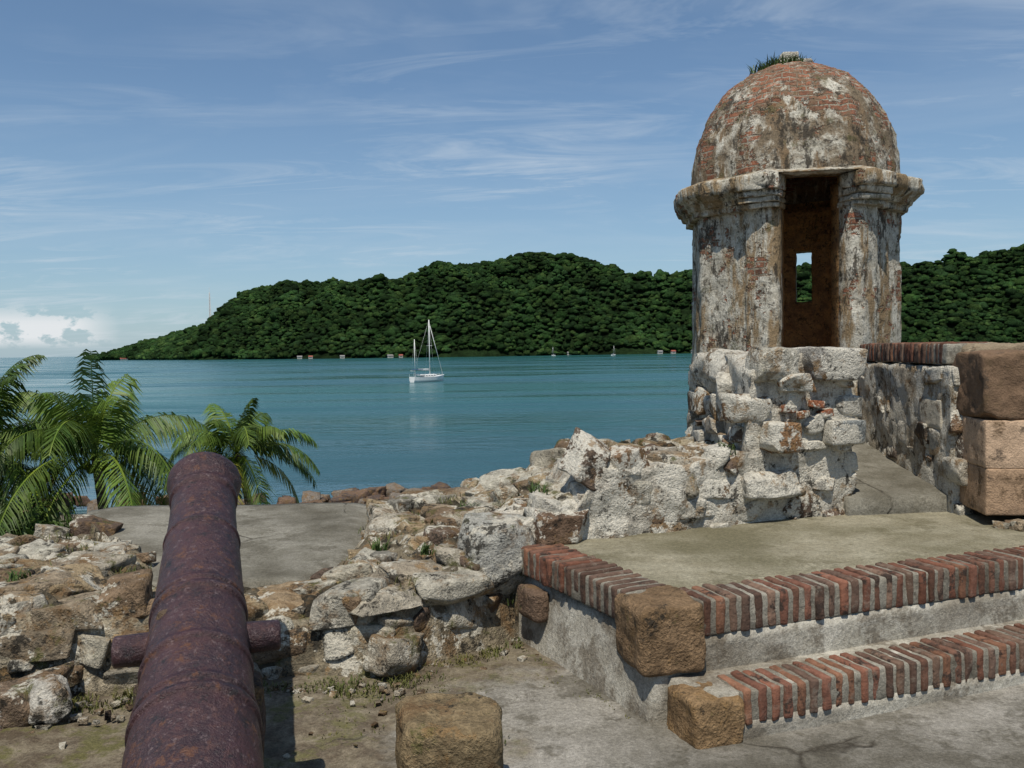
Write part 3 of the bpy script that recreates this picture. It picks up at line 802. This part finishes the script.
# ------------------------------------------------------------------ hills
RID = [(-740,-30),(-705,-16),(-690,-8),(-640,8),(-592,20),(-485,40),(-450,50),(-425,72),(-395,90),(-350,97),(-256,97),(-200,92),(-151,93),(-93,104),(-15,112),(49,119),(85,112),(120,97),(146,86),(179,84),(231,96),(347,98),(510,96),(581,102),(664,118),(828,126),(1300,138)]
RY = [(-740,1500),(-592,1450),(-421,1350),(-256,1250),(-93,1150),(1300,1150)]
SY = [(-740,1490),(-592,1370),(-421,1150),(-256,1020),(-93,930),(200,900),(1300,900)]
def hill(x, y):
    ry = interp(x, RY); sy = interp(x, SY)+18*noise.noise(Vector((x*.012,0,0)))
    s = (y-sy)/(ry-sy); R = interp(x, RID)
    if s <= 0: return -6.5+s*10
    if s <= 1: h = math.sin(s*math.pi/2)**1.05
    else: h = max(0, 1-(s-1)*.5)
    n = noise.fractal(Vector((x*.013, y*.008, 0)), 1, 2, 4)
    gu = -abs(noise.noise(Vector((x*.016+y*.004, y*.003, 5))))*.45+.08
    dmp = .25+.75*smooth(-420, -200, x)
    if x < -330: h *= .88+.12*smooth(.6,1.0,s)
    return -5.2+(R+5)*h*(1+(.34*n+gu)*dmp*math.sin(min(s,1)*math.pi)) 
g = G('forest_canopy'); base = g.attr()
big = g.noise(.016, 5, .7); n = g.noise(.12, 5, .75); f = g.noise(.6, 4, .8)
c = g.mix(1, base, g.ramp(big, [(.38,.45),(.62,1.5)]), 'MULTIPLY')  # broad noise paints brighter sun patches into the canopy colour
c = g.mix(1, c, g.ramp(n, [(.3,.45),(.7,1.5)]), 'MULTIPLY')
c = g.mix(1, c, g.ramp(f, [(.3,.35),(.7,1.6)]), 'MULTIPLY')
M_forest = g.fin(c, .95, g.bump(f, 1, 3.0), .05)
a = Acc(); xs = np.linspace(-760,1250,330); ys = np.linspace(860,1760,110); nx = len(xs)
for yy in ys:
    for xx in xs:
        a.v.append((xx, yy, hill(xx, yy)-1.0)); a.c.append((.015,.03,.010))
for j in range(len(ys)-1):
    for i in range(nx-1):
        b = j*nx+i; a.f.append((b, b+1, b+nx+1, b+nx))
a.obj('hill', M_forest)
bm = bmesh.new(); bmesh.ops.create_icosphere(bm, subdivisions=2, radius=1); bm.verts.ensure_lookup_table()
iv = np.array([v.co[:] for v in bm.verts]); jf = np.array([[v.index for v in f.verts] for f in bm.faces]); bm.free()
P = []; 
rg = np.random.default_rng(3)
while len(P) < 21000:
    x = rnd.uniform(-700, 860); ry = interp(x, RY); sy = interp(x, SY)
    s = rnd.random()*1.06; y = sy+s*(ry-sy)+2; z = hill(x, y)
    if z < -5.4: continue
    P.append((x, y, z, s))
for k in range(600):
    x = rnd.uniform(-690, 800); y = interp(x, SY)+rnd.uniform(2,16); P.append((x, y, max(-5, hill(x, y)), -1))
n = len(P); nvi = len(iv)
VV = np.zeros((n*nvi, 3), dtype=np.float32); CC = np.ones((n*nvi, 4), dtype=np.float32)
GR = [(.024,.056,.015),(.021,.048,.014),(.032,.064,.017),(.017,.040,.012),(.040,.072,.020),(.024,.052,.018),(.020,.044,.013)]
var = []
for k in range(16):
    lob = rg.normal(0, 1, (10, 3)); lob[:, 2] = np.abs(lob[:, 2]); lob /= np.linalg.norm(lob, axis=1)[:, None]
    rr_ = .50+np.max(np.clip((iv @ lob.T-.60)/.40, 0, 1)**.7*rg.uniform(.3, .95, 10)[None], axis=1)+rg.normal(0, .15, nvi)
    var.append(iv*rr_[:, None])
for k, (x, y, z, s) in enumerate(P):
    r = (rg.uniform(1.7, 3.4) if rg.random() < .93 else rg.uniform(3.4, 5.6)) if s >= 0 else rg.uniform(1.4, 3.2)
    an = rg.uniform(0, 6.28); ca, sa = math.cos(an), math.sin(an)
    v = var[rg.integers(16)] @ np.array([[ca,-sa,0],[sa,ca,0],[0,0,1]])
    v = v*np.array([r*rg.uniform(1.0,1.5), r*rg.uniform(1.0,1.5), r*rg.uniform(.7,1.25)])
    VV[k*nvi:(k+1)*nvi] = v+np.array([x, y, z+r*.5+rg.uniform(-.8,1.2)])
    c = np.array(GR[rg.integers(len(GR))])*rg.uniform(.75,1.25)
    if s < 0: c = c*1.3
    CC[k*nvi:(k+1)*nvi, :3] = c
FF = (jf[None]+(np.arange(n)*nvi)[:, None, None]).reshape(-1, 3)
me = bpy.data.meshes.new('hill_forest')
me.vertices.add(len(VV)); me.vertices.foreach_set('co', VV.ravel())
me.loops.add(FF.size); me.loops.foreach_set('vertex_index', FF.ravel().astype(np.int32))
me.polygons.add(len(FF)); me.polygons.foreach_set('loop_start', (np.arange(len(FF))*3).astype(np.int32))
me.update(calc_edges=True); me.validate()
at = me.color_attributes.new('Col', 'FLOAT_COLOR', 'POINT'); at.data.foreach_set('color', CC.ravel())
me.materials.append(M_forest)
o = bpy.data.objects.new('hill_forest', me); COL.objects.link(o)

# ------------------------------------------------------------------ simple paints
def plain(name, col, rough=.5, metal=0, spec=.4):
    g = G(name); n = g.noise(3, 6, .6)
    return g.fin(g.mix(1, (*col,1), g.ramp(n, [(.3,.82),(.7,1.05)]), 'MULTIPLY'), rough, None, spec, metal)
M_white = plain('white_paint', (.78,.78,.76), .35); M_red = plain('red_roof', (.30,.08,.05)); M_grey = plain('grey_metal', (.25,.25,.24), .5)
M_wallp = plain('house_wall', (.46,.44,.40), .8); M_tin = plain('tin_roof', (.22,.21,.20), .6)
M_blue = plain('blue_canvas', (.05,.10,.22), .8); M_win = plain('dark_window', (.03,.03,.035), .2)
def cyl(acc, p, q, r, n=8, col=(1,1,1)):
    p = Vector(p); q = Vector(q); d = (q-p).normalized(); u = d.orthogonal().normalized(); w = d.cross(u); b = len(acc.v)
    for pt in (p, q):
        for i in range(n):
            t = 2*math.pi*i/n; acc.v.append(tuple(pt+(u*math.cos(t)+w*math.sin(t))*r)); acc.c.append(col)
    for i in range(n): acc.f.append((b+i, b+(i+1) % n, b+n+(i+1) % n, b+n+i))
    acc.f.append(tuple(b+i for i in range(n))[::-1]); acc.f.append(tuple(b+n+i for i in range(n)))

def sailboat(loc, yaw, sc, ketch=True):
    root = empty('sailboat', loc); root.rotation_euler = (0,0,yaw); root.scale = (sc,)*3
    L = 10.5; a = Acc(); ns = 24; nr = 9
    for j in range(ns+1):
        t = j/ns; x = -L/2+L*t; bw = 1.65*math.sin(math.pi*min(.5, .18+t*.42) if t < .76 else math.pi*.5)*(1 if t < .6 else max(.02, 1-((t-.6)/.4)**2.0))
        sheer = 1.15+.45*(t-.4)**2*2.5
        for i in range(nr):
            s = i/(nr-1); an = s*math.pi
            yy = math.cos(an)*bw; zz = sheer if i in (0, nr-1) else -.35+(sheer+.35)*(1-math.sin(an)**.7)
            a.v.append((x+(.5*(zz/1.3) if t > .9 else 0), yy, zz)); a.c.append((1,1,1))
    for j in range(ns):
        for i in range(nr-1): b = j*nr+i; a.f.append((b, b+1, b+nr+1, b+nr))
    a.f.append(tuple(range(nr)))
    for j in range(ns): b = j*nr; a.f.append((b, b+nr, b+nr+nr-1, b+nr-1))
    a.obj('hull', M_white, smooth=False, parent=root)
    a = Acc(); block(a, (.3,0,1.45), (2.1,.9,.3), n=6, r=.2, amp=0); block(a, (-2.4,0,1.7), (.8,.9,.12), n=4, r=.1, amp=0)
    a.obj('cabin', M_white, parent=root)
    a = Acc()
    for k in range(4):
        for sg in (-1, 1): block(a, (-1.2+k*.9, .905*sg, 1.48), (.25,.01,.09), n=2, r=.005, amp=0)
    a.obj('portholes', M_win, parent=root)
    a = Acc(); cyl(a, (.8,0,1.3), (.8,0,14.6), .10)
    cyl(a, (.8,0,2.7), (-3.2,0,2.8), .06); cyl(a, (.8,-.9,8.5), (.8,.9,8.5), .03)
    if ketch:
        cyl(a, (-4.2,0,1.2), (-4.2,0,10.0), .07); cyl(a, (-4.2,0,2.6), (-5.8,0,2.7), .04)
    for q in ((5.4,0,1.5),(-5.0,0,1.4),(.8,1.5,1.2),(.8,-1.5,1.2)): cyl(a, (.8,0,14.5), q, .012, 5)
    if ketch:
        for q in ((-4.2,1.3,1.2),(-4.2,-1.3,1.2)): cyl(a, (-4.2,0,9.9), q, .012, 5)
    for k in range(8):
        x = -4.6+k*1.3
        for sg in (-1, 1):
            yy = 1.4*(1 if x < 2 else max(.1, 1-(x-2)/4)); cyl(a, (x,yy*sg,1.2), (x,yy*sg,1.9), .02, 5)
    a.obj('mast', M_white, parent=root)
    a = Acc(); block(a, (-1.3,0,2.95), (1.8,.14,.14), n=6, r=.12, amp=.03, freq=2); cyl(a, (5.2,0,1.9), (1.1,0,13.2), .05)
    a.obj('furled_sail', M_white, parent=root)
    a = Acc(); block(a, (-3.4,0,3.0), (1.0,1.0,.06), n=4, r=.04, amp=.02, freq=1)
    a.obj('bimini', M_blue, parent=root)
sailboat((-19.3,203,-5.5), math.radians(52), .97)
sailboat((92,800,-5.5), math.radians(50), .62, False)
sailboat((40,850,-5.5), math.radians(120), .6, False)

def house(x, sz, roofmat, yaw=0):
    y = interp(x, SY)-1+18*noise.noise(Vector((x*.012,0,0))); root = empty('shore_house', (x, y-2, -5.4)); root.rotation_euler = (0,0,yaw)
    a = Acc(); block(a, (0,0,1.2), (sz,sz*.6,1.2), n=3, r=.05, amp=0); a.obj('walls', M_wallp, smooth=False, parent=root)
    a = Acc(); w, d = sz*1.12, sz*.75
    a.v = [(-w,-d,2.3),(w,-d,2.3),(w,d,2.3),(-w,d,2.3),(-w,0,3.6),(w,0,3.6)]; a.f = [(0,1,5,4),(2,3,4,5),(0,4,3),(1,2,5),(3,2,1,0)]
    a.obj('roof', roofmat, smooth=False, parent=root)
    a = Acc()
    for k in (-.5, 0, .5): block(a, (k*sz, -sz*.6-.02, 1.2), (.4,.04,.5), n=3, r=.01, amp=0)
    a.obj('windows', M_win, smooth=False, parent=root)
for x, s, m in ((-598,5.5,M_red),(-240,2.6,M_tin),(-225,2.2,M_red),(-186,2.4,M_tin),(-130,3,M_tin),(-118,2,M_red),(60,2.3,M_tin),(150,2.4,M_tin),(164,2.2,M_red),(185,2.6,M_tin)):
    house(x, s, m, .3)

a = Acc(); X, Y, Z0, Z1 = -472, 1395, 35, 98
legs = [(Vector((X+2.2*math.cos(t), Y+2.2*math.sin(t), Z0)), Vector((X+.6*math.cos(t), Y+.6*math.sin(t), Z1))) for t in (0, 2.09, 4.19)]
for p, q in legs: cyl(a, p, q, .5, 5)
for k in range(14):
    for i in range(3):
        p = legs[i][0].lerp(legs[i][1], k/14); q = legs[(i+1) % 3][0].lerp(legs[(i+1) % 3][1], (k+1)/14); cyl(a, p, q, .25, 4)
cyl(a, (X,Y,Z1), (X,Y,Z1+8), .3, 5)
a.obj('radio_mast', M_white, smooth=False)

# ------------------------------------------------------------------ cannon
g = G('rusted_iron')
n = g.noise(5, 5, .75); f = g.noise(38, 5, .8); f2 = g.noise(130, 4, .65)
c = g.mix(g.mask(n, .38, .62), (.024,.011,.015), (.058,.024,.027))
c = g.mix(g.mask(f, .52, .62), c, (.074,.033,.030))
c = g.mix(g.math('MULTIPLY', g.mask(g.noise(30, 5, .85, off=9), .57, .63), .75), c, (.15,.105,.105))
c = g.mix(g.mask(g.noise(16, 5, .82, off=29), .55, .64), c, (.014,.009,.011))
c = g.mix(g.mask(g.noise(9, 5, .8, off=59), .57, .64), c, (.105,.043,.022))
h = g.math('ADD', g.math('MULTIPLY', n, .5), g.math('ADD', f, g.math('MULTIPLY', f2, .7)))
M_iron = g.fin(c, g.ramp(f, [(.3,.32),(.7,.60)]), g.bump(h, .75, .011), .5, .12)
can = empty('cannon')
Mz = Vector((-1.372,3.92,1.045)); D = Vector((-.435,1.4,.62)).normalized()
T = Vector((1.4,.435,0)).normalized(); U3 = T.cross(D).normalized()
pr = [(.30,.0),(.30,.062),(.02,.068),(0,.08),(-.005,.125),(.005,.143),(.025,.153),(.05,.155),(.075,.150),(.10,.142),(.13,.132),(.16,.129),(.165,.136),(.18,.138),(.195,.136),(.20,.128),(.45,.134)]
def ring(t, r, w=.03, b=.008): return [(t, r), (t+.002, r+b*.8), (t+w*.5, r+b), (t+w-.002, r+b*.8), (t+w, r+.001)]
def rad(t): return interp(t, [(.2,.128),(1.0,.158),(1.6,.188),(2.2,.205)])
pr += ring(.50, rad(.5), .02, .006)
for t in (.6,.7,.8,.88): pr.append((t, rad(t)))
pr += ring(.90, rad(.90), .02, .006); pr += ring(.94, rad(.94), .03, .009)
for t in (1.02,1.1,1.18): pr.append((t, rad(t)))
pr += ring(1.22, rad(1.22), .03, .009)
for t in (1.3,1.36): pr.append((t, rad(t)))
pr += ring(1.42, rad(1.42), .02, .007); pr += ring(1.47, rad(1.47)+.003, .03, .010)
for t in (1.6,1.75,1.9): pr.append((t, rad(t)+.004))
pr += ring(2.05, rad(2.05)+.004, .06, .014)
pr += [(2.15,.200),(2.20,.16),(2.23,.10),(2.25,.06),(2.28,.055),(2.31,.08),(2.35,.085),(2.39,.06),(2.405,0)]
a = Acc(); ns = 128
pp = []
for (t0, r0), (t1, r1) in zip(pr, pr[1:]):
    k = max(1, int(abs(t1-t0)/.015)) if t0 >= 0.05 else 1
    for q in range(k): pp.append((t0+(t1-t0)*q/k, r0+(r1-r0)*q/k))
pp.append(pr[-1])
for t, r in pp:
    for i in range(ns):
        an = 2*math.pi*i/ns; rr_ = (T*math.cos(an)+U3*math.sin(an)); P0 = Mz-D*t+rr_*r
        P0 = P0+rr_*(noise.fractal(P0*14, .7, 2, 4)*.0018)
        a.v.append(tuple(P0))
for j in range(len(pp)-1):
    for i in range(ns): a.f.append((j*ns+i, j*ns+(i+1) % ns, (j+1)*ns+(i+1) % ns, (j+1)*ns+i))
a.obj('barrel', M_iron, parent=can)
a = Acc(); tc = Mz-D*1.06-U3*.02; nt = 32
for s, r in ((-.27,0),(-.27,.045),(-.264,.052),(-.2,.054),(-.1,.056),(0,.056),(.1,.056),(.2,.054),(.264,.052),(.27,.045),(.27,0)):
    for i in range(nt):
        an = 2*math.pi*i/nt; P0 = tc+T*s+(D*math.cos(an)+U3*math.sin(an))*r; a.v.append(tuple(P0+noise.noise_vector(P0*14)*.003))
for j in range(10):
    for i in range(nt): a.f.append((j*nt+i, j*nt+(i+1) % nt, (j+1)*nt+(i+1) % nt, (j+1)*nt+i))
a.obj('trunnions', M_iron, parent=can)
a = Acc()
cs = Mz-D*1.0
block(a, (cs.x-.02,cs.y+.02,.20), (.21,.13,.24), rot(.3), res=.025, r=.03, amp=.015, freq=7, col=(.10,.07,.055), jit=.06, cuts=4)
block(a, (cs.x-.0,cs.y-.02,.60), (.13,.1,.17), rot(.3), res=.025, r=.03, amp=.012, freq=7, col=(.12,.085,.06), jit=.06, cuts=4)
a.obj('support_block', M_cube, parent=can)

# ------------------------------------------------------------------ world, sun, camera
sd = Vector((-.11,-.54,1.05)).normalized()
el = math.asin(sd.z); az = math.atan2(sd.x, sd.y)
w = bpy.data.worlds.new('World'); scene.world = w; w.use_nodes = True; nt_ = w.node_tree; nt_.nodes.clear()
class W(G):
    def __init__(s): s.t = nt_; s.tc = nt_.nodes.new('ShaderNodeTexCoord'); s.pos = s.tc.outputs['Generated']
g = W()
sky = g.n('ShaderNodeTexSky', sky_type='NISHITA'); sky.sun_disc = False; sky.sun_elevation = el; sky.sun_rotation = az
sky.air_density = 1.0; sky.dust_density = .3; sky.ozone_density = 2.0; sky.altitude = 10
x, y, z = g.sep()
zz = g.math('ADD', g.math('MAXIMUM', z, 0.0), .10)
pl_ = g.comb(g.math('DIVIDE', x, zz), g.math('DIVIDE', y, zz), 0.0)
c1 = g.noise(2.0, 5, .68, 1.6, vec=g.mapping(pl_, scale=(.40,1.2,1), rot=(0,0,.95), loc=(3.1,1.2,0)))
c2 = g.noise(.6, 4, .5, vec=g.mapping(pl_, loc=(12,4,0)))
c3 = g.noise(1.1, 5, .6, .8, vec=g.mapping(pl_, scale=(.6,1.0,1), rot=(0,0,.4), loc=(1,8,0)))
cir = g.math('ADD', g.math('MULTIPLY', g.mask(c1, .48, .76), g.mask(c2, .38, .58)), g.math('MULTIPLY', g.mask(c3, .48, .8), .26), clamp=True)
dirx = g.math('DIVIDE', x, y)
cu = g.noise(26, 5, .6, vec=g.mapping(scale=(1,1,1.7)))
elm = g.math('MULTIPLY', g.mask(z, .008, .018), g.ramp(z, [(.034,1),(.054,0)]))
azm = g.ramp(g.math('MULTIPLY', dirx, -1.0), [(.44,0),(.49,1)])
cum = g.math('MULTIPLY', g.math('MULTIPLY', g.mask(g.math('SUBTRACT', cu, g.math('MULTIPLY', z, 2.1)), .39, .45), elm), azm)
base = g.mix(1, sky.outputs[0], (.90,1.03,1.12), 'MULTIPLY')
base = g.mix(.12, base, (3.2,4.7,6.2))
hz = g.ramp(z, [(0,1),(.05,.70),(.28,0)])
base = g.mix(g.math('MULTIPLY', hz, .58), base, (3.7,5.4,7.0))
c = g.mix(g.math('MULTIPLY', cir, .58), base, (7.0,7.8,8.6))
c = g.mix(g.math('MULTIPLY', cum, .88), c, (9.2,9.4,9.6))
bg = g.n('ShaderNodeBackground'); g.set(bg.inputs[0], c); bg.inputs[1].default_value = .088
ow = g.n('ShaderNodeOutputWorld'); nt_.links.new(bg.outputs[0], ow.inputs[0])

sl = bpy.data.lights.new('sun', 'SUN'); sl.energy = 4.6; sl.angle = math.radians(.5); sl.color = (1,.94,.83)
so = bpy.data.objects.new('sun', sl); COL.objects.link(so); so.rotation_euler = (-sd).to_track_quat('-Z', 'Y').to_euler()

cam = bpy.data.cameras.new('camera'); co = bpy.data.objects.new('camera', cam); COL.objects.link(co)
cam.sensor_width = 36; cam.lens = 887/1024*36; cam.clip_start = .05; cam.clip_end = 60000
M = Matrix.Rotation(math.radians(90-2.24), 4, 'X') @ Matrix.Rotation(math.radians(-.92), 4, 'Z')
co.matrix_world = Matrix.Translation((0,0,1.6)) @ M
scene.camera = co
scene.view_settings.view_transform = 'Standard'; scene.view_settings.look = 'None'; scene.view_settings.exposure = 0
